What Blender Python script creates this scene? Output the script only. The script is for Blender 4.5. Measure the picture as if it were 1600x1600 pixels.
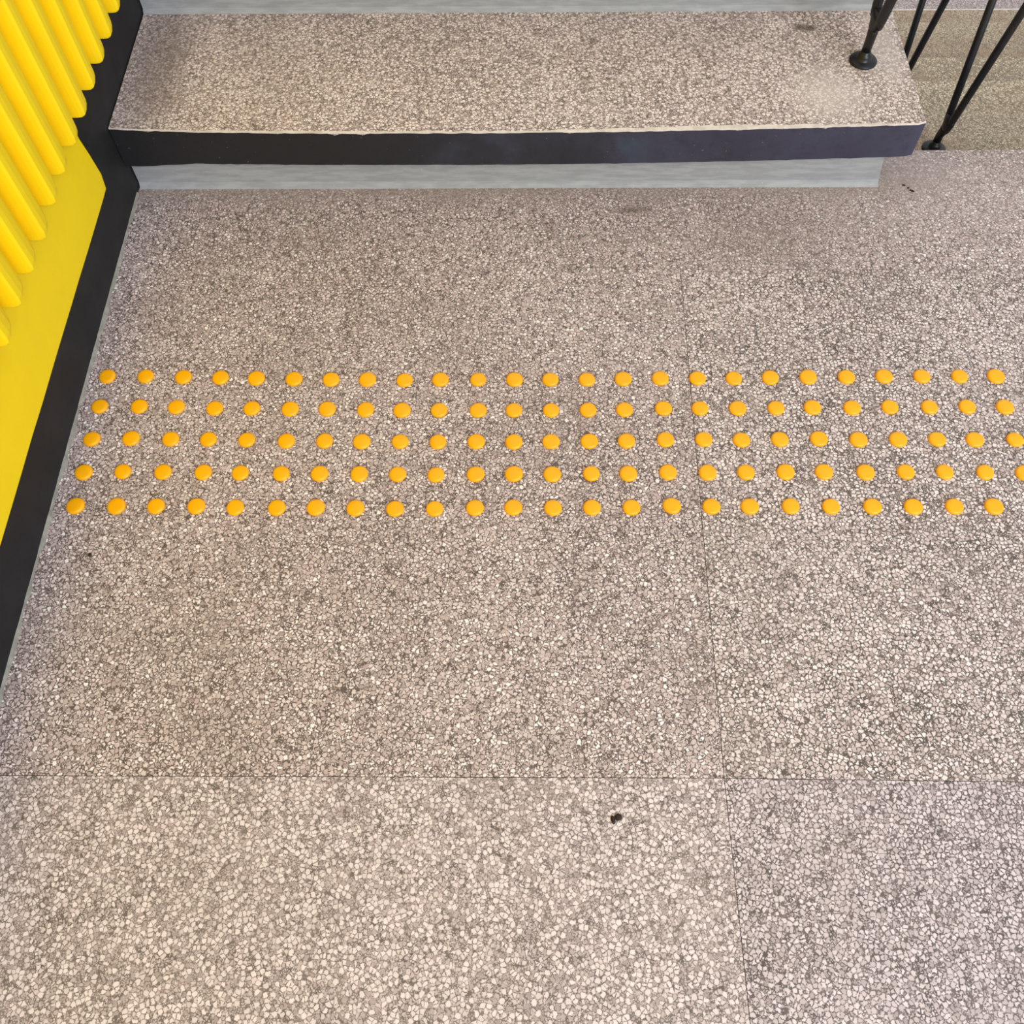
import bpy, bmesh, math, random
from mathutils import Vector, Matrix

scene = bpy.context.scene
for o in list(bpy.data.objects):
    bpy.data.objects.remove(o)

# ------------------------------------------------------------------ camera
cam_data = bpy.data.cameras.new('camera')
cam_data.sensor_width = 36.0
cam_data.sensor_fit = 'HORIZONTAL'
cam_data.lens = 1450.0 * 36.0 / 1600.0
cam_data.clip_start = 0.05
cam = bpy.data.objects.new('camera', cam_data)
scene.collection.objects.link(cam)
PITCH, ROLL, YAW = 1.0749857, 0.0178531, 0.0202082
right = Vector((1, 0, 0))
fwd = Vector((0, math.cos(PITCH), -math.sin(PITCH)))
down = fwd.cross(right)
r2 = right * math.cos(ROLL) + down * math.sin(ROLL)
d2 = -right * math.sin(ROLL) + down * math.cos(ROLL)
RZ = Matrix.Rotation(YAW, 3, 'Z')
r2, d2, w2 = RZ @ r2, RZ @ d2, RZ @ fwd
cam.matrix_world = Matrix((
    (r2.x, -d2.x, -w2.x, -0.04814),
    (r2.y, -d2.y, -w2.y, -0.91149),
    (r2.z, -d2.z, -w2.z, 1.22477),
    (0, 0, 0, 1)))
scene.camera = cam

# ------------------------------------------------------------------ light
world = bpy.data.worlds.new('daylight')
scene.world = world
world.use_nodes = True
bg = world.node_tree.nodes['Background']
bg.inputs['Color'].default_value = (0.94, 0.97, 1.0, 1)
bg.inputs['Strength'].default_value = 0.80


def area(name, loc, target, sx, sy, power, color):
    d = bpy.data.lights.new(name, 'AREA')
    d.shape = 'RECTANGLE'
    d.size, d.size_y = sx, sy
    d.energy = power
    d.color = color
    o = bpy.data.objects.new(name, d)
    scene.collection.objects.link(o)
    o.location = loc
    o.rotation_euler = (Vector(target) - Vector(loc)).to_track_quat('-Z', 'Y').to_euler()
    return o


area('window_daylight', (2.6, -4.6, 4.2), (0.1, 0.2, 0.0), 3.6, 2.8, 290, (1.0, 1.0, 1.0))
area('added_cool_fill', (2.2, -2.0, 1.0), (0.75, -1.0, 0.0), 0.9, 1.2, 15, (0.42, 0.68, 1.0))  # invented low blue fill lamp, added to cool the lower-right floor

scene.view_settings.view_transform = 'Standard'
scene.view_settings.look = 'None'
scene.view_settings.exposure = 0.0
scene.view_settings.gamma = 1.0
scene.view_settings.use_curve_mapping = False

# ------------------------------------------------------------------ helpers


def lin(r, g, b):
    f = lambda c: (c / 255 / 12.92) if c / 255 <= 0.04045 else ((c / 255 + 0.055) / 1.055) ** 2.4
    return (f(r), f(g), f(b), 1.0)


class NT:
    def __init__(self, name):
        self.m = bpy.data.materials.new(name)
        self.m.use_nodes = True
        self.t = self.m.node_tree
        self.n = self.t.nodes
        self.bsdf = self.n['Principled BSDF']

    def new(self, kind, **kw):
        nd = self.n.new(kind)
        for k, v in kw.items():
            setattr(nd, k, v)
        return nd

    def link(self, a, b):
        self.t.links.new(a, b)

    def pos(self):
        return self.new('ShaderNodeTexCoord').outputs['Object']

    def math(self, op, a, b=None, clamp=False):
        nd = self.new('ShaderNodeMath', operation=op)
        nd.use_clamp = clamp
        for i, v in enumerate((a, b)):
            if v is None:
                continue
            if isinstance(v, (int, float)):
                nd.inputs[i].default_value = v
            else:
                self.link(v, nd.inputs[i])
        return nd.outputs[0]

    def mix(self, fac, a, b):
        nd = self.new('ShaderNodeMix', data_type='RGBA')
        for sock, v in ((nd.inputs['Factor'], fac), (nd.inputs['A'], a), (nd.inputs['B'], b)):
            if isinstance(v, (int, float)):
                sock.default_value = v
            elif isinstance(v, tuple):
                sock.default_value = v
            else:
                self.link(v, sock)
        return nd.outputs['Result']

    def noise(self, vec, scale, detail=2.0, rough=0.5):
        nd = self.new('ShaderNodeTexNoise')
        self.link(vec, nd.inputs['Vector'])
        nd.inputs['Scale'].default_value = scale
        nd.inputs['Detail'].default_value = detail
        nd.inputs['Roughness'].default_value = rough
        return nd

    def range(self, v, a, b, c=0.0, d=1.0):
        nd = self.new('ShaderNodeMapRange', interpolation_type='SMOOTHSTEP')
        self.link(v, nd.inputs['Value'])
        for i, x in zip(('From Min', 'From Max', 'To Min', 'To Max'), (a, b, c, d)):
            nd.inputs[i].default_value = x
        return nd.outputs['Result']

    def ramp(self, v, stops):
        nd = self.new('ShaderNodeValToRGB')
        el = nd.color_ramp.elements
        while len(el) > 1:
            el.remove(el[-1])
        el[0].position, el[0].color = stops[0]
        for p, c in stops[1:]:
            e = el.new(p)
            e.color = c
        self.link(v, nd.inputs['Fac'])
        return nd.outputs['Color']

    def bump(self, h, strength, dist):
        nd = self.new('ShaderNodeBump')
        self.link(h, nd.inputs['Height'])
        nd.inputs['Strength'].default_value = strength
        nd.inputs['Distance'].default_value = dist
        self.link(nd.outputs['Normal'], self.bsdf.inputs['Normal'])

    def out(self, color, rough):
        self.link(color, self.bsdf.inputs['Base Color']) if not isinstance(color, tuple) else \
            setattr(self.bsdf.inputs['Base Color'], 'default_value', color)
        if isinstance(rough, (int, float)):
            self.bsdf.inputs['Roughness'].default_value = rough
        else:
            self.link(rough, self.bsdf.inputs['Roughness'])
        return self.m


def spot(nt, pos, cx, cy, rx, ry, soft, wobble, scale=60.0):
    """a worn, dirty or otherwise toned patch with an irregular outline round (cx, cy)"""
    sep = nt.new('ShaderNodeSeparateXYZ')
    nt.link(pos, sep.inputs[0])
    dx = nt.math('DIVIDE', nt.math('SUBTRACT', sep.outputs[0], cx), rx)
    dy = nt.math('DIVIDE', nt.math('SUBTRACT', sep.outputs[1], cy), ry)
    d = nt.math('SQRT', nt.math('ADD', nt.math('MULTIPLY', dx, dx), nt.math('MULTIPLY', dy, dy)))
    n = nt.noise(pos, scale, 3)
    d = nt.math('ADD', d, nt.math('MULTIPLY', nt.math('SUBTRACT', n.outputs['Fac'], 0.5), wobble))
    return nt.range(d, 1.0 + soft, 1.0 - soft)


def terrazzo(name, offset=(0, 0, 0), chip=168.0, matrix=(101, 87, 83), light=(242, 228, 226),
             mid=(190, 171, 167), gap=0.064, dirt=None, patches=(), soil=0.0, tint=None):
    nt = NT(name)
    pos0 = nt.pos()
    mp = nt.new('ShaderNodeMapping')
    nt.link(pos0, mp.inputs['Vector'])
    mp.inputs['Location'].default_value = offset
    pos = mp.outputs['Vector']
    wob = nt.noise(pos, 330, 1)
    add = nt.new('ShaderNodeVectorMath', operation='MULTIPLY_ADD')
    nt.link(wob.outputs['Color'], add.inputs[0])
    add.inputs[1].default_value = (0.0026, 0.0026, 0.0026)
    nt.link(pos, add.inputs[2])
    p = add.outputs['Vector']
    big = nt.noise(pos, 2.6, 3)                 # patches poured denser or leaner
    fine = nt.noise(pos, 34, 2)

    def layer(scale, g):
        e = nt.new('ShaderNodeTexVoronoi', feature='DISTANCE_TO_EDGE')
        c = nt.new('ShaderNodeTexVoronoi', feature='F1')
        for v in (e, c):
            nt.link(p, v.inputs['Vector'])
            v.inputs['Scale'].default_value = scale
            v.inputs['Randomness'].default_value = 1.0
        sep = nt.new('ShaderNodeSeparateColor')
        nt.link(c.outputs['Color'], sep.inputs[0])
        lim = nt.math('ADD', nt.math('MULTIPLY', sep.outputs[0], g * 1.6),
                      nt.math('MULTIPLY', big.outputs['Fac'], g * 1.4))
        m = nt.range(nt.math('SUBTRACT', e.outputs['Distance'], lim), -0.03, 0.085)
        rnd_corner = nt.range(c.outputs['Distance'], 0.78, 0.50)       # chips are tumbled, not sharp
        m = nt.math('MULTIPLY', m, rnd_corner)
        skip = nt.range(sep.outputs[1], 0.05, 0.09)
        return nt.math('MULTIPLY', m, skip), sep.outputs[2], e.outputs['Distance']

    m1, rnd1, e1 = layer(chip, gap)
    m2, rnd2, _ = layer(chip * 1.9, gap * 1.3)
    stone = lambda rnd: nt.ramp(rnd, [(0.0, lin(*[c * 0.86 for c in mid])), (0.16, lin(*mid)),
                                      (0.46, lin(*[(a + b) / 2 for a, b in zip(mid, light)])),
                                      (0.80, lin(*light)), (1.0, lin(*[min(244, c * 1.04) for c in light]))])
    mcol = nt.mix(nt.range(fine.outputs['Fac'], 0.3, 0.7), lin(*[c * 0.88 for c in matrix]),
                  lin(*[c * 1.12 for c in matrix]))
    c2 = nt.mix(nt.math('MULTIPLY', m2, 0.72), mcol, stone(rnd2))
    col = nt.mix(m1, c2, stone(rnd1))
    for (cx, cy, rx, ry, sf, wb, rgb, amt) in patches:
        s = spot(nt, pos0, cx, cy, rx, ry, sf, wb)
        col = nt.mix(nt.math('MULTIPLY', s, amt), col, lin(*rgb))
    # trodden grime: faint large clouds
    cloud = nt.noise(pos, 5.5, 4, 0.6)
    col = nt.mix(nt.math('MULTIPLY', nt.range(cloud.outputs['Fac'], 0.48, 0.72), 0.12 + soil), col, lin(130, 118, 109))
    if tint:
        tn = nt.noise(pos, 3.1, 3, 0.6)
        col = nt.mix(nt.math('MULTIPLY', nt.range(tn.outputs['Fac'], 0.42, 0.62), tint[3]), col, lin(*tint[:3]))
    if dirt:                                     # cement smear left along the foot of the riser
        y0, y1, rgb, amt = dirt
        sep = nt.new('ShaderNodeSeparateXYZ')
        nt.link(pos0, sep.inputs[0])
        dn = nt.noise(pos0, 9, 4, 0.65)
        yy = nt.math('ADD', sep.outputs[1], nt.math('MULTIPLY', nt.math('SUBTRACT', dn.outputs['Fac'], 0.5), 0.10))
        side = nt.range(sep.outputs[0], 0.86, 0.62)
        col = nt.mix(nt.math('MULTIPLY', nt.math('MULTIPLY', nt.range(yy, y0, y1), side), amt), col, lin(*rgb))
    nt.bump(nt.math('ADD', m1, nt.math('MULTIPLY', fine.outputs['Fac'], 0.6)), 0.12, 0.0006)
    nt.bsdf.inputs['Specular IOR Level'].default_value = 0.32
    return nt.out(col, nt.range(fine.outputs['Fac'], 0.2, 0.8, 0.42, 0.62))


def paint(name, base, alt, scale, rough, spec=0.4, fleck=None, stretch=(1, 1, 1), bump=0.15, dist=0.0008, flim=(0.70, 0.76)):
    nt = NT(name)
    pos = nt.pos()
    mp = nt.new('ShaderNodeMapping')
    nt.link(pos, mp.inputs['Vector'])
    mp.inputs['Scale'].default_value = stretch
    n = nt.noise(mp.outputs['Vector'], scale, 4, 0.6)
    col = nt.mix(nt.range(n.outputs['Fac'], 0.35, 0.68), lin(*base), lin(*alt))
    f = nt.noise(pos, 130, 3, 0.7)
    if fleck:
        col = nt.mix(nt.math('MULTIPLY', nt.range(f.outputs['Fac'], *flim), 0.8), col, lin(*fleck))
    g = nt.noise(pos, 70, 4, 0.6)
    nt.bump(g.outputs['Fac'], bump, dist)
    nt.bsdf.inputs['Specular IOR Level'].default_value = spec
    return nt.out(col, rough)


M = {}
M['slab_a'] = terrazzo('terrazzo_slab', (0, 0, 0), dirt=(0.37, 0.435, (152, 138, 129), 0.62), soil=0.10,
                       patches=[(0.75, 0.44, 0.20, 0.10, 0.9, 0.9, (184, 170, 161), 0.3),
                                (0.40, 0.32, 0.22, 0.07, 0.9, 1.2, (150, 136, 128), 0.3),
                                (-0.247, 0.3155, 0.008, 0.004, 0.5, 1.0, (86, 76, 70), 0.7),
                                (0.155, 0.375, 0.03, 0.012, 0.7, 1.3, (96, 85, 78), 0.5)])
M['slab_b'] = terrazzo('terrazzo_slab', (3.1, 1.7, 0.4), matrix=(98, 87, 81), gap=0.066, soil=0.06)
M['slab_c'] = terrazzo('terrazzo_slab', (5.3, 2.9, 1.1), chip=176, matrix=(116, 104, 99), light=(222, 208, 207), mid=(190, 173, 171), gap=0.046)
M['slab_d'] = terrazzo('terrazzo_slab', (7.7, 4.1, 2.2), chip=166, matrix=(105, 93, 91), light=(224, 211, 213), mid=(189, 174, 174), gap=0.060)
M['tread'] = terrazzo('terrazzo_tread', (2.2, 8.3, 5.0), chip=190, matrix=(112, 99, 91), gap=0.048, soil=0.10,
                      light=(236, 220, 214), mid=(192, 173, 166),
                      patches=[(0.475, 0.683, 0.024, 0.010, 0.5, 1.2, (86, 76, 68), 0.75),
                               (0.490, 0.500, 0.055, 0.060, 0.9, 0.9, (214, 202, 194), 0.6),  # polished area near the railing, with its whitish reflection painted into the colour
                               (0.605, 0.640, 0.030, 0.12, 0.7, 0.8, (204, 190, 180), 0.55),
                               (-0.70, 0.60, 0.05, 0.16, 0.7, 0.9, (120, 106, 98), 0.6)])  # darker strip of tread beside the wall
M['lower'] = terrazzo('terrazzo_lower', (4.4, 3.3, 7.0), chip=185, matrix=(116, 103, 86), light=(216, 200, 172),
                      mid=(174, 157, 132), gap=0.055, soil=0.1, tint=(154, 120, 98, 0.4))
M['yellow'] = paint('yellow_paint', (249, 215, 12), (246, 211, 12), 14, 0.55, 0.3, None, (1, 1, 1), 0.25, 0.0012)
M['black'] = paint('black_paint', (30, 30, 31), (38, 37, 38), 18, 0.6, 0.3, (96, 96, 94), (1, 1, 1), 0.2, 0.0008, (0.74, 0.78))


def nosing_paint():
    nt = NT('nosing_black_paint')
    pos = nt.pos()
    n1 = nt.noise(pos, 5, 4, 0.6)
    n2 = nt.noise(pos, 60, 4, 0.7)
    f = nt.noise(pos, 150, 3, 0.7)
    sep = nt.new('ShaderNodeSeparateXYZ')
    nt.link(pos, sep.inputs[0])
    worn = nt.range(nt.math('ADD', sep.outputs[0], nt.math('MULTIPLY', nt.math('SUBTRACT', n1.outputs['Fac'], 0.5), 1.4)), -0.45, 0.75)  # mix factor grows towards the right end: paler and bluer there
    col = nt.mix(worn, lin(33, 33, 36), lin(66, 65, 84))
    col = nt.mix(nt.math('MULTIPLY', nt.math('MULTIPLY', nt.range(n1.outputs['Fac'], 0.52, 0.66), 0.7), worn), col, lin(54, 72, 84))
    col = nt.mix(nt.math('MULTIPLY', nt.range(n2.outputs['Fac'], 0.45, 0.75), 0.35), col, lin(28, 28, 32))
    col = nt.mix(nt.math('MULTIPLY', nt.range(f.outputs['Fac'], 0.70, 0.75), 0.7), col, lin(150, 150, 158))
    nt.bump(n2.outputs['Fac'], 0.3, 0.001)
    nt.bsdf.inputs['Specular IOR Level'].default_value = 0.35
    return nt.out(col, 0.55)


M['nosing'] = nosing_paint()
M['grey'] = paint('grey_paint', (148, 150, 152), (164, 166, 168), 24, 0.6, 0.35, (196, 198, 200), (1, 1, 6), 0.35, 0.0012)
M['mortar'] = paint('mortar', (136, 134, 124), (158, 154, 142), 60, 0.85, 0.2, (90, 88, 78))
M['concrete'] = paint('concrete', (140, 134, 126), (120, 114, 106), 12, 0.85, 0.2)
M['gap'] = paint('joint_filler', (112, 100, 93), (84, 75, 69), 80, 0.85, 0.2)
M['worn'] = paint('worn_edge', (226, 216, 206), (204, 192, 180), 60, 0.7, 0.3, (120, 110, 104))
M['metal'] = paint('black_enamel', (19, 18, 20), (28, 27, 31), 30, 0.38, 0.42, None, (1, 1, 1), 0.3, 0.001)
M['stud'] = paint('stud_resin', (252, 178, 3), (248, 171, 2), 40, 0.36, 0.45, None, (1, 1, 1), 0.1, 0.0005)
M['crumb'] = paint('dark_crumb', (44, 36, 32), (66, 54, 46), 200, 0.9, 0.2)


def link_mesh(name, bm, mats, parent=None, smooth=False, loc=None):
    me = bpy.data.meshes.new(name)
    bmesh.ops.recalc_face_normals(bm, faces=bm.faces[:])
    bm.to_mesh(me)
    bm.free()
    for m in (mats if isinstance(mats, (list, tuple)) else [mats]):
        me.materials.append(m)
    if smooth:
        for p in me.polygons:
            p.use_smooth = True
    o = bpy.data.objects.new(name, me)
    scene.collection.objects.link(o)
    if parent:
        o.parent = parent
    if loc:
        o.location = loc
    return o


def tag(o, label, cat=None, group=None, kind=None):
    o['label'] = label
    if cat:
        o['category'] = cat
    if group:
        o['group'] = group
    if kind:
        o['kind'] = kind
    return o


def empty(name, loc=(0, 0, 0)):
    o = bpy.data.objects.new(name, None)
    o.empty_display_size = 0.05
    o.location = loc
    scene.collection.objects.link(o)
    return o


def box(bm, x0, x1, y0, y1, z0, z1, mi=0):
    v = [bm.verts.new((x, y, z)) for z in (z0, z1) for y in (y0, y1) for x in (x0, x1)]
    for a in ((0, 1, 3, 2), (4, 5, 7, 6), (0, 1, 5, 4), (2, 3, 7, 6), (0, 2, 6, 4), (1, 3, 7, 5)):
        f = bm.faces.new([v[i] for i in a])
        f.material_index = mi


def extrude_poly(bm, pts, axis, a, b, mi=0):
    """closed outline pts (2-D) extruded along one axis from a to b"""
    def mk(p, t):
        return {'x': (t, p[0], p[1]), 'y': (p[0], t, p[1]), 'z': (p[0], p[1], t)}[axis]
    va = [bm.verts.new(mk(p, a)) for p in pts]
    vb = [bm.verts.new(mk(p, b)) for p in pts]
    n = len(pts)
    fs = [bm.faces.new(va), bm.faces.new(vb)]
    for i in range(n):
        fs.append(bm.faces.new((va[i], va[(i + 1) % n], vb[(i + 1) % n], vb[i])))
    for f in fs:
        f.material_index = mi


def lathe(bm, prof, n=24, c=(0, 0, 0)):
    rings = []
    for r, z in prof:
        if r < 1e-6:
            rings.append([bm.verts.new((c[0], c[1], c[2] + z))])
        else:
            rings.append([bm.verts.new((c[0] + r * math.cos(2 * math.pi * i / n),
                                        c[1] + r * math.sin(2 * math.pi * i / n), c[2] + z)) for i in range(n)])
    for a, b in zip(rings, rings[1:]):
        for i in range(n):
            j = (i + 1) % n
            if len(a) == 1 and len(b) == 1:
                continue
            if len(a) == 1:
                bm.faces.new((a[0], b[i], b[j]))
            elif len(b) == 1:
                bm.faces.new((a[i], a[j], b[0]))
            else:
                bm.faces.new((a[i], a[j], b[j], b[i]))


def tube(bm, pts, radii, n=14):
    """round bar through points; radii are (across x, across y) per point"""
    rings = []
    for k, p in enumerate(pts):
        p = Vector(p)
        t = (Vector(pts[min(k + 1, len(pts) - 1)]) - Vector(pts[max(k - 1, 0)])).normalized()
        u = Vector((1, 0, 0))
        u = (u - t * u.dot(t)).normalized()
        w = t.cross(u)
        ra, rb = radii[k]
        rings.append([bm.verts.new(p + u * ra * math.cos(2 * math.pi * i / n) + w * rb * math.sin(2 * math.pi * i / n))
                      for i in range(n)])
    for a, b in zip(rings, rings[1:]):
        for i in range(n):
            j = (i + 1) % n
            bm.faces.new((a[i], a[j], b[j], b[i]))
    bm.faces.new(rings[0])
    bm.faces.new(rings[-1])


rng = random.Random(7)

# ------------------------------------------------------------------ setting: landing floor
XW = -0.757        # face of the painted wall
YE = 0.528         # edge of the landing above the descending flight
YR = 0.439         # riser of the ascending flight
H = 0.15
bm = bmesh.new()
g = 0.00045
JX0, JX1 = 0.2155, 0.2300   # the long joint is a hair out of square
box(bm, XW - 0.1, 2.3, -1.9, YE - 0.004, -0.13, -0.004, 4)


def slab(pts, mi):
    extrude_poly(bm, pts, 'z', -0.005, 0.0, mi)


slab([(XW - .02, -0.6405 + g), (JX0 - g, -0.6415 + g), (JX1 - g, 0.2305 + g), (2.3, 0.2305 + g), (2.3, YE), (0.60, YE),
      (0.60, YR + 0.02), (XW - .02, YR + 0.02)], 0)
slab([(JX0 + g, -0.6415 + g), (2.3, -0.662 + g), (2.3, 0.2305 - g), (JX1 + g, 0.2305 - g)], 1)
slab([(XW - .02, -1.9), (JX0 + .004 - g, -1.9), (JX0 - g, -0.6415 - g), (XW - .02, -0.6405 - g)], 2)
slab([(JX0 + .004 + g, -1.9), (2.3, -1.9), (2.3, -0.662 - g), (JX0 + g, -0.6415 - g)], 3)
floor = link_mesh('floor', bm, [M['slab_a'], M['slab_b'], M['slab_c'], M['slab_d'], M['gap']])
tag(floor, 'speckled beige terrazzo landing floor cast in large slabs with thin dark joints', 'floor', kind='structure')

# ------------------------------------------------------------------ setting: left wall and its black skirting
bm = bmesh.new()
# black painted skirting: low along the landing, stepping up beside the stair
outl = [(-1.9, 0.0), (-1.9, 0.103)]
y = -1.8
while y < 0.31:
    outl.append((y, 0.103 + rng.uniform(-0.0008, 0.0008)))
    y += 0.06
outl += [(0.3205, 0.1035), (0.3275, 0.128), (0.3215, 0.175), (0.3150, 0.209), (0.3150, 0.262),
         (0.70, 0.262), (0.70, 0.42), (1.9, 1.0), (1.9, 0.0)]
extrude_poly(bm, outl, 'x', XW - 0.05, XW)
base = link_mesh('baseboard_left', bm, M['black'])
tag(base, 'matt black painted skirting stepping up the yellow wall beside the stair', 'skirting', kind='structure')

bm = bmesh.new()
rev = [(-1.9, 2.6), (-1.9, 0.103)] + [p for p in outl[2:-3]]
rev = [(a, b + 0.0002) for a, b in rev] + [(1.9, 1.0), (1.9, 2.6)]
extrude_poly(bm, rev, 'x', XW - 0.05, XW + 0.003)
wall = link_mesh('wall_left', bm, M['yellow'])
tag(wall, 'bright yellow plastered wall with plain band under vertical flutes', 'wall', kind='structure')

# vertical flutes: full rounded ribs that end bluntly above the plain band
bm = bmesh.new()
prof = [(-1.0, 0.0), (-0.99, 0.70), (-0.95, 0.90), (-0.84, 1.0), (-0.5, 0.99), (0.0, 0.88),
        (0.5, 0.62), (0.85, 0.30), (1.03, 0.06), (1.04, 0.0)]
for k in range(-14, 28):
    yc = -0.1365 + 0.0640 * k + 0.0285
    zb = 0.2535 + rng.uniform(-0.0035, 0.0035) + (0.003 if k > 6 else 0)
    wob = rng.uniform(-0.0015, 0.0015)
    rows = []
    for z, s in ((zb, 0.86), (zb + 0.004, 0.96), (zb + 0.012, 1.0), (1.0, 1.0), (2.4, 1.0)):
        rows.append([bm.verts.new((XW + 0.002 + 0.032 * p[1] * s, yc + wob + 0.0305 * p[0], z)) for p in prof])
    for a, b in zip(rows, rows[1:]):
        for i in range(len(prof) - 1):
            bm.faces.new((a[i], a[i + 1], b[i + 1], b[i]))
    bm.faces.new(rows[0])
    bm.faces.new(rows[-1])
    for row in (0, -1):
        pass
ribs = link_mesh('fluted_cladding', bm, M['yellow'], wall)
mod = ribs.modifiers.new('soft_edges', 'BEVEL')
mod.width = 0.0018
mod.segments = 2
mod.limit_method = 'ANGLE'
mod.angle_limit = math.radians(50)

# thin uneven mortar bead where the wall meets the floor
bm = bmesh.new()
ys = [-1.9 + i * 0.02 for i in range(int((0.436 + 1.9) / 0.02) + 1)]
wd = [max(0.001, 0.0035 + rng.gauss(0, 0.0018)) for _ in ys]
va = [bm.verts.new((XW - 0.001, y, 0.006)) for y in ys]
vb = [bm.verts.new((XW + w * .5, y, 0.0035)) for y, w in zip(ys, wd)]
vc = [bm.verts.new((XW + w, y, -0.001)) for y, w in zip(ys, wd)]
for a in ((va, vb), (vb, vc)):
    for i in range(len(ys) - 1):
        bm.faces.new((a[0][i], a[0][i + 1], a[1][i + 1], a[1][i]))
bead = link_mesh('trim_1', bm, M['mortar'])
tag(bead, 'thin uneven grey mortar bead where black skirting meets the landing floor', 'trim', kind='structure')

# ------------------------------------------------------------------ the ascending stair
stair = empty('staircase', (-0.06, YR, 0.0))
tag(stair, 'ascending terrazzo stair with black painted nosing and grey risers beside yellow wall', 'stairs')


def sp(name, bm, m, parent=stair, smooth=False):
    o = link_mesh(name, bm, m, parent, smooth)
    if parent is stair:
        o.location = (-stair.location.x, -stair.location.y, -stair.location.z)
    return o


FRONT = [(XW + .002, 0.4205), (-0.70, 0.4165), (-0.60, 0.4115), (-0.39, 0.4072), (-0.10, 0.4065), (0.12, 0.4085), (0.37, 0.4142),
         (0.52, 0.4195), (0.628, 0.4235), (0.642, 0.4275)]
TT, TB = 0.145, 0.0765     # top and underside of the first tread


def resample(line, step):
    out = []
    for (x0, y0), (x1, y1) in zip(line, line[1:]):
        n = max(1, int((x1 - x0) / step))
        for i in range(n):
            t = i / n
            out.append((x0 + (x1 - x0) * t, y0 + (y1 - y0) * t))
    out.append(line[-1])
    return out


fr = resample(FRONT, 0.012)
bm = bmesh.new()
extrude_poly(bm, fr + [(0.642, 0.775), (XW + .002, 0.775)], 'z', TB, TT)
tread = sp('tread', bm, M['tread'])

# black paint on the front face; its upper edge is chipped and slightly below the arris
bm = bmesh.new()
bot, top = [], []
for (x, y) in fr:
    zt = TT - 0.0015 - abs(rng.gauss(0, 0.0010))
    if rng.random() < 0.06:
        zt -= rng.uniform(0.002, 0.005)
    zb = TB + 0.0004 + rng.gauss(0, 0.0003) - 0.012 * max(0, min(1, (-0.62 - x) / 0.12))
    bot.append((x, y - 0.0012, zb))
    top.append((x, y - 0.0012, zt))
vb = [bm.verts.new(p) for p in bot]
vt = [bm.verts.new(p) for p in top]
vb2 = [bm.verts.new((p[0], p[1] + 0.0016, p[2])) for p in bot]
vt2 = [bm.verts.new((p[0], p[1] + 0.0016, p[2])) for p in top]
for i in range(len(fr) - 1):
    bm.faces.new((vb[i], vb[i + 1], vt[i + 1], vt[i]))
    bm.faces.new((vt[i], vt[i + 1], vt2[i + 1], vt2[i]))
    bm.faces.new((vb[i], vb[i + 1], vb2[i + 1], vb2[i]))
bm.faces.new((vb[-1], vb2[-1], vt2[-1], vt[-1]))
bm.faces.new((vb[0], vb2[0], vt2[0], vt[0]))
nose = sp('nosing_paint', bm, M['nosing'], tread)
nose['label'] = 'scuffed black paint on the front of the tread'

# worn pale arris along the front of the tread
bm = bmesh.new()
prev = None
for i, (x, y) in enumerate(fr):
    w = 0.0022 + 0.0062 * math.exp(-((x - 0.27) / 0.20) ** 2) + rng.gauss(0, 0.0010)
    w = max(0.0006, w) * max(0.15, min(1, (x + 0.72) / 0.15)) * max(0.1, min(1, (0.66 - x) / 0.1))
    cur = (bm.verts.new((x, y - 0.0006, TT - 0.0025)), bm.verts.new((x, y - 0.0004, TT + 0.0004)), bm.verts.new((x, y + w, TT + 0.0004)),
           bm.verts.new((x, y + w + 0.0006, TT - 0.001)))
    if prev:
        for j in range(3):
            bm.faces.new((prev[j], cur[j], cur[j + 1], prev[j + 1]))
    prev = cur
edge = sp('worn_edge', bm, M['worn'], tread)
edge['label'] = 'pale worn front edge of the tread'

# first riser with a cove of thick paint at its foot
bm = bmesh.new()
extrude_poly(bm, [(YR, TB), (YR, 0.010), (YR - 0.002, 0.006), (YR - 0.006, 0.002), (YR - 0.0075, 0.0), (YR + 0.03, 0.0), (YR + 0.03, TB)],
             'x', XW + .002, 0.610)
for v in bm.verts:
    if v.co.x > 0.5:
        v.co.x -= 0.010 * v.co.z / TB
riser = sp('riser', bm, M['grey'])
# second tread and riser
bm = bmesh.new()
extrude_poly(bm, [(0.7385, 0.2275), (0.7385, 0.153), (0.7345, 0.1475), (0.732, TT), (0.775, TT), (0.775, 0.2275)], 'x', XW + .002, 0.610)
sp('riser', bm, M['grey'])
bm = bmesh.new()
extrude_poly(bm, [(XW + .002, 0.707), (0.642, 0.707), (0.642, 1.08), (XW + .002, 1.08)], 'z', 0.2275, 0.295)
t2 = sp('tread', bm, M['tread'])
bm = bmesh.new()
box(bm, XW + .002, 0.642, 0.7055, 0.7069, 0.229, 0.2935)
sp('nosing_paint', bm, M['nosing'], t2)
# solid body under the steps
bm = bmesh.new()
extrude_poly(bm, [(YR + 0.03, 0.0), (YR + 0.03, TB), (0.775, TB), (0.775, 0.2275), (1.08, 0.2275), (1.08, -1.05), (YE + .002, -1.05), (YE + .002, 0.0)],
             'x', XW + .004, 0.606)
sp('stringer', bm, M['concrete'])

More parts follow.
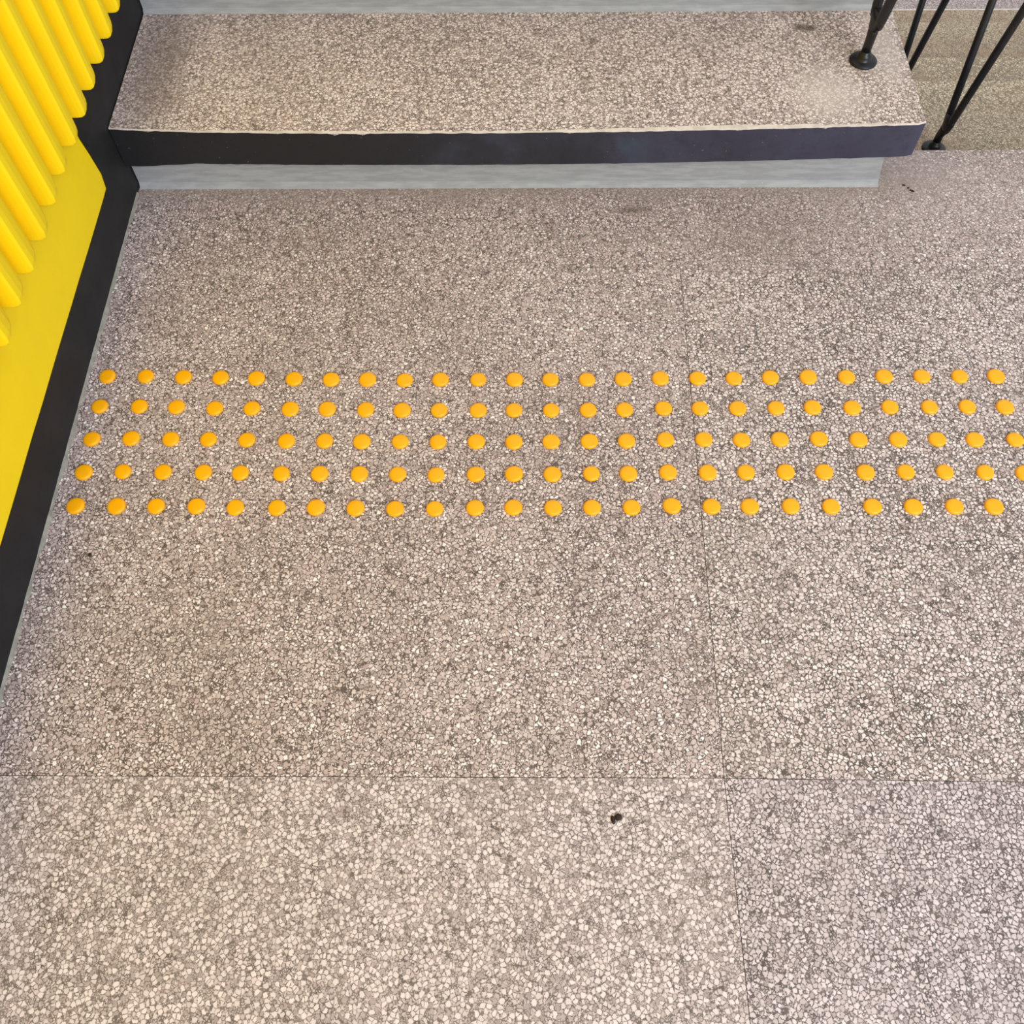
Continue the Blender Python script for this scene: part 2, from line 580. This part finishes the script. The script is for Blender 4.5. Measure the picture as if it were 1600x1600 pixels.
# ------------------------------------------------------------------ the descending stair beyond the landing edge
down_stair = empty('staircase', (1.4, YE, -H))
tag(down_stair, 'descending terrazzo steps beyond the landing edge behind the black balusters', 'stairs')
X0, X1 = 0.70, 2.3
for k in range(1, 7):
    bm = bmesh.new()
    y0 = YE + 0.30 * (k - 1)
    y1 = YE + 0.30 * k
    box(bm, X0, X1, y0 + (0.002 if k == 1 else -0.01), y1, -H * k - 0.05, -H * k)
    o = link_mesh('tread', bm, M['lower'], down_stair)
    o.location = -Vector(down_stair.location)
    bm = bmesh.new()
    box(bm, X0, X1, y1 - 0.022, y1 - 0.004, -H * (k + 1), -H * k - 0.05)
    o = link_mesh('riser', bm, M['concrete'], down_stair)
    o.location = -Vector(down_stair.location)
bm = bmesh.new()
box(bm, X0, X1, YE + 1.8 - 0.006, YE + 1.8 + 0.0008, -0.9 - 0.006, -0.9 + 0.0008)
o = link_mesh('worn_edge', bm, M['worn'], down_stair)
o.location = -Vector(down_stair.location)
o['label'] = 'pale worn edge of the lowest step'
bm = bmesh.new()
box(bm, -0.8, 2.3, YE + 0.0, 4.6, -1.15, -1.05)
fl = link_mesh('floor', bm, M['slab_c'])
tag(fl, 'lower landing floor at the foot of the descending terrazzo steps', 'floor', kind='structure')

# ------------------------------------------------------------------ railings: V-shaped black balusters
def baluster(parent, x, y, z, rail_z, slope, fat=1.0, mid=-0.010, half=0.0125, sa=0.175, sb=0.20):
    """base flange, short stem, welded collar and two rods opening to a V along the flight"""
    b = empty('baluster', (0, 0, 0))
    b.parent = parent
    ox, oy, oz = parent.location
    b.location = (x - ox, y - oy, z - oz)
    bm = bmesh.new()
    lathe(bm, [(0.0245, 0.0004), (0.0245, 0.0030), (0.0230, 0.0046), (0.0150, 0.0056), (0.0128, 0.0062), (0.0124, 0.0125), (0.0112, 0.0150), (0.0085, 0.0165), (0.0082, 0.0200), (0.006, 0.0205)], 28)
    fl = link_mesh('base_flange', bm, M['metal'], b, True)
    bm = bmesh.new()
    tube(bm, [(0, 0.002, 0.014), (0, 0.001, 0.036), (0, mid * 0.5, 0.052), (0, mid, 0.066)],
         [(0.0082, 0.0082), (0.0080, 0.0086), (0.0084, 0.0110), (0.0086, 0.0150)], 16)
    link_mesh('stem', bm, M['metal'], b, True)
    bm = bmesh.new()
    tube(bm, [(0, mid * 0.7, 0.056), (0, mid, 0.066), (0, mid, 0.080), (0, mid, 0.090)],
         [(0.0080, 0.0115), (0.0092, 0.0155), (0.0092, half + 0.0085), (0.0070, half + 0.0065)], 16)
    link_mesh('collar', bm, M['metal'], b, True)
    for s, a in ((1, sa), (-1, -sb)):
        L = rail_z - 0.09
        zr = 0.09 + L / (1 - slope * a)                 # where this rod meets the sloping rail
        bm = bmesh.new()
        y0 = mid + half * s
        pts = [(0, mid + half * s * 0.8, 0.074), (0, y0, 0.090), (0, y0 + a * 0.03, 0.120), (0, y0 + a * (zr - 0.090), zr)]
        tube(bm, pts, [(0.0070 * fat,) * 2, (0.0074 * fat,) * 2, (0.0074 * fat,) * 2, (0.0072 * fat,) * 2], 14)
        link_mesh('rod', bm, M['metal'], b, True)
    return b


def rail(parent, x, y0, y1, zfun):
    bm = bmesh.new()
    tube(bm, [(x, y0, zfun(y0)), (x, y1, zfun(y1))], [(0.019, 0.013)] * 2, 18)
    o = link_mesh('handrail', bm, M['metal'], parent, True)
    o.location = -Vector(parent.location)


up_rail = empty('stair_railing', (0.562, 0.587, TT))
tag(up_rail, 'black metal railing with V-shaped baluster on a round base fixed to upper tread', 'railing')
baluster(up_rail, 0.562, 0.587, TT, 0.80, 0.5, 1.16, 0.003, 0.0200, 0.15, 0.25)
rail(up_rail, 0.562, 0.36, 0.92, lambda yy: TT + 0.80 + 0.5 * (yy - 0.587))
dn_rail = empty('stair_railing', (0.828, 0.700, -H))
tag(dn_rail, 'black metal railing of the descending steps with two V-shaped balusters', 'railing')
for k in (1, 2):
    baluster(dn_rail, 0.828 + 0.002 * (k - 1), 0.708 + 0.299 * (k - 1), -H * k, 0.80, -0.5)
rail(dn_rail, 0.828, 0.50, 1.25, lambda yy: -H + 0.80 - 0.5 * (yy - 0.712))

# ------------------------------------------------------------------ tactile studs
ORD = ['first', 'second', 'third', 'fourth', 'fifth', 'sixth', 'seventh', 'eighth', 'ninth', 'tenth', 'eleventh', 'twelfth',
       'thirteenth', 'fourteenth', 'fifteenth', 'sixteenth', 'seventeenth', 'eighteenth', 'nineteenth', 'twentieth',
       'twenty-first', 'twenty-second', 'twenty-third', 'twenty-fourth', 'twenty-fifth']
ROWS = ['in the row nearest the step', 'in the second row from the step', 'in the middle row',
        'in the fourth row from the step', 'in the row farthest from the step']
STUDS = [
 [(-0.7241,0.0020), (-0.6612,0.0019), (-0.5991,0.0005), (-0.5381,-0.0009), (-0.4794,-0.0023), (-0.4176,-0.0037), (-0.3570,-0.0051), (-0.2976,-0.0052), (-0.2371,-0.0066), (-0.1790,-0.0054), (-0.1176,-0.0055), (-0.0584,-0.0056), (-0.0003,-0.0057), (0.0588,-0.0058), (0.1179,-0.0046), (0.1780,-0.0035), (0.2381,-0.0036), (0.2970,-0.0037), (0.3561,-0.0025), (0.4172,-0.0014), (0.4792,-0.0015), (0.5403,-0.0003), (0.6011,-0.0004), (0.6619,-0.0005), (0.7206,-0.0006)],
 [(-0.7238,-0.0575), (-0.6600,-0.0576), (-0.6001,-0.0589), (-0.5380,-0.0615), (-0.4785,-0.0616), (-0.4169,-0.0629), (-0.3575,-0.0630), (-0.2960,-0.0643), (-0.2377,-0.0656), (-0.1785,-0.0657), (-0.1163,-0.0658), (-0.0593,-0.0658), (-0.0002,-0.0659), (0.0588,-0.0654), (0.1168,-0.0649), (0.1789,-0.0625), (0.2368,-0.0626), (0.2967,-0.0626), (0.3576,-0.0621), (0.4156,-0.0610), (0.4783,-0.0617), (0.5382,-0.0605), (0.6009,-0.0606), (0.6607,-0.0601), (0.7201,-0.0608)],
 [(-0.7229,-0.1196), (-0.6611,-0.1185), (-0.5983,-0.1197), (-0.5388,-0.1204), (-0.4782,-0.1216), (-0.4157,-0.1235), (-0.3555,-0.1235), (-0.2972,-0.1248), (-0.2371,-0.1249), (-0.1780,-0.1255), (-0.1180,-0.1250), (-0.0591,-0.1256), (-0.0011,-0.1251), (0.0587,-0.1245), (0.1166,-0.1240), (0.1776,-0.1217), (0.2374,-0.1212), (0.2960,-0.1224), (0.3558,-0.1213), (0.4167,-0.1202), (0.4780,-0.1220), (0.5396,-0.1215), (0.6001,-0.1215), (0.6584,-0.1222), (0.7207,-0.1222)],
 [(-0.7219,-0.1805), (-0.6617,-0.1793), (-0.5993,-0.1800), (-0.5370,-0.1806), (-0.4796,-0.1817), (-0.4164,-0.1829), (-0.3574,-0.1830), (-0.2963,-0.1836), (-0.2373,-0.1842), (-0.1784,-0.1853), (-0.1176,-0.1842), (-0.0589,-0.1837), (-0.0001,-0.1843), (0.0596,-0.1832), (0.1163,-0.1832), (0.1771,-0.1810), (0.2376,-0.1816), (0.2962,-0.1810), (0.3568,-0.1805), (0.4153,-0.1805), (0.4785,-0.1812), (0.5399,-0.1806), (0.5992,-0.1807), (0.6602,-0.1813), (0.7200,-0.1830)],
 [(-0.7212,-0.2395), (-0.6590,-0.2400), (-0.5989,-0.2401), (-0.5379,-0.2401), (-0.4786,-0.2423), (-0.4158,-0.2428), (-0.3570,-0.2423), (-0.2971,-0.2434), (-0.2374,-0.2445), (-0.1777,-0.2445), (-0.1172,-0.2429), (-0.0596,-0.2423), (-0.0001,-0.2429), (0.0584,-0.2424), (0.1179,-0.2424), (0.1784,-0.2396), (0.2377,-0.2407), (0.2951,-0.2408), (0.3563,-0.2402), (0.4164,-0.2408), (0.4784,-0.2408), (0.5393,-0.2413), (0.6004,-0.2408), (0.6594,-0.2408)],
]
bm = bmesh.new()
lathe(bm, [(0.0, -0.0005), (0.0136, -0.0005), (0.0136, 0.0018), (0.0130, 0.0034), (0.0116, 0.0046), (0.0100, 0.0050), (0.006, 0.0053), (0.0, 0.0054)], 32)
stud0 = link_mesh('tactile_stud', bm, M['stud'], None, True)
first = True
for ri, row in enumerate(STUDS):
    for ci, (x, y) in enumerate(row):
        o = stud0 if first else stud0.copy()
        if not first:
            scene.collection.objects.link(o)
        first = False
        o.location = (x, y, 0.0)
        s = rng.uniform(0.97, 1.03)
        o.scale = (s, s * rng.uniform(0.97, 1.03), 1)
        o.rotation_euler = (rng.uniform(-0.02, 0.02), rng.uniform(-0.02, 0.02), rng.uniform(0, 6.28))
        tag(o, 'round orange tactile stud, %s from the black skirting %s' % (ORD[ci], ROWS[ri]), 'tactile stud',
            'orange tactile studs set in five rows across the landing')


# ------------------------------------------------------------------ crumbs of dirt on the floor
def crumb(x, y, sx, sy, sz, rz, label):
    bm = bmesh.new()
    bmesh.ops.create_icosphere(bm, subdivisions=2, radius=1.0)
    for v in bm.verts:
        v.co *= rng.uniform(0.72, 1.15)
        v.co.x *= sx
        v.co.y *= sy
        v.co.z = max(-0.35, v.co.z) * sz
    o = link_mesh('dirt_crumb', bm, M['crumb'], None, True, (x, y, 0.3 * sz))
    o.rotation_euler = (0, 0, rz)
    tag(o, label, 'crumb')


crumb(0.0690, -0.6945, 0.0030, 0.0055, 0.003, 0.2, 'dark brown crumb on the floor below the slab joint, left of a pair')
crumb(0.0755, -0.6910, 0.0050, 0.0048, 0.003, 0.6, 'dark brown crumb on the floor below the slab joint, right of a pair')
crumb(0.6575, 0.4349, 0.0032, 0.0018, 0.002, -0.3, 'tiny black crumb by the stair corner, nearest the riser of three in a line')
crumb(0.6645, 0.4282, 0.0022, 0.0016, 0.002, 0.2, 'tiny black crumb by the stair corner, middle of three in a line')
crumb(0.6700, 0.4205, 0.0046, 0.0026, 0.002, -0.5, 'small black crumb by the stair corner, largest of three in a line')
crumb(-0.6813, -0.3208, 0.0026, 0.0030, 0.002, 0.0, 'tiny black crumb near the skirting below the first orange studs')
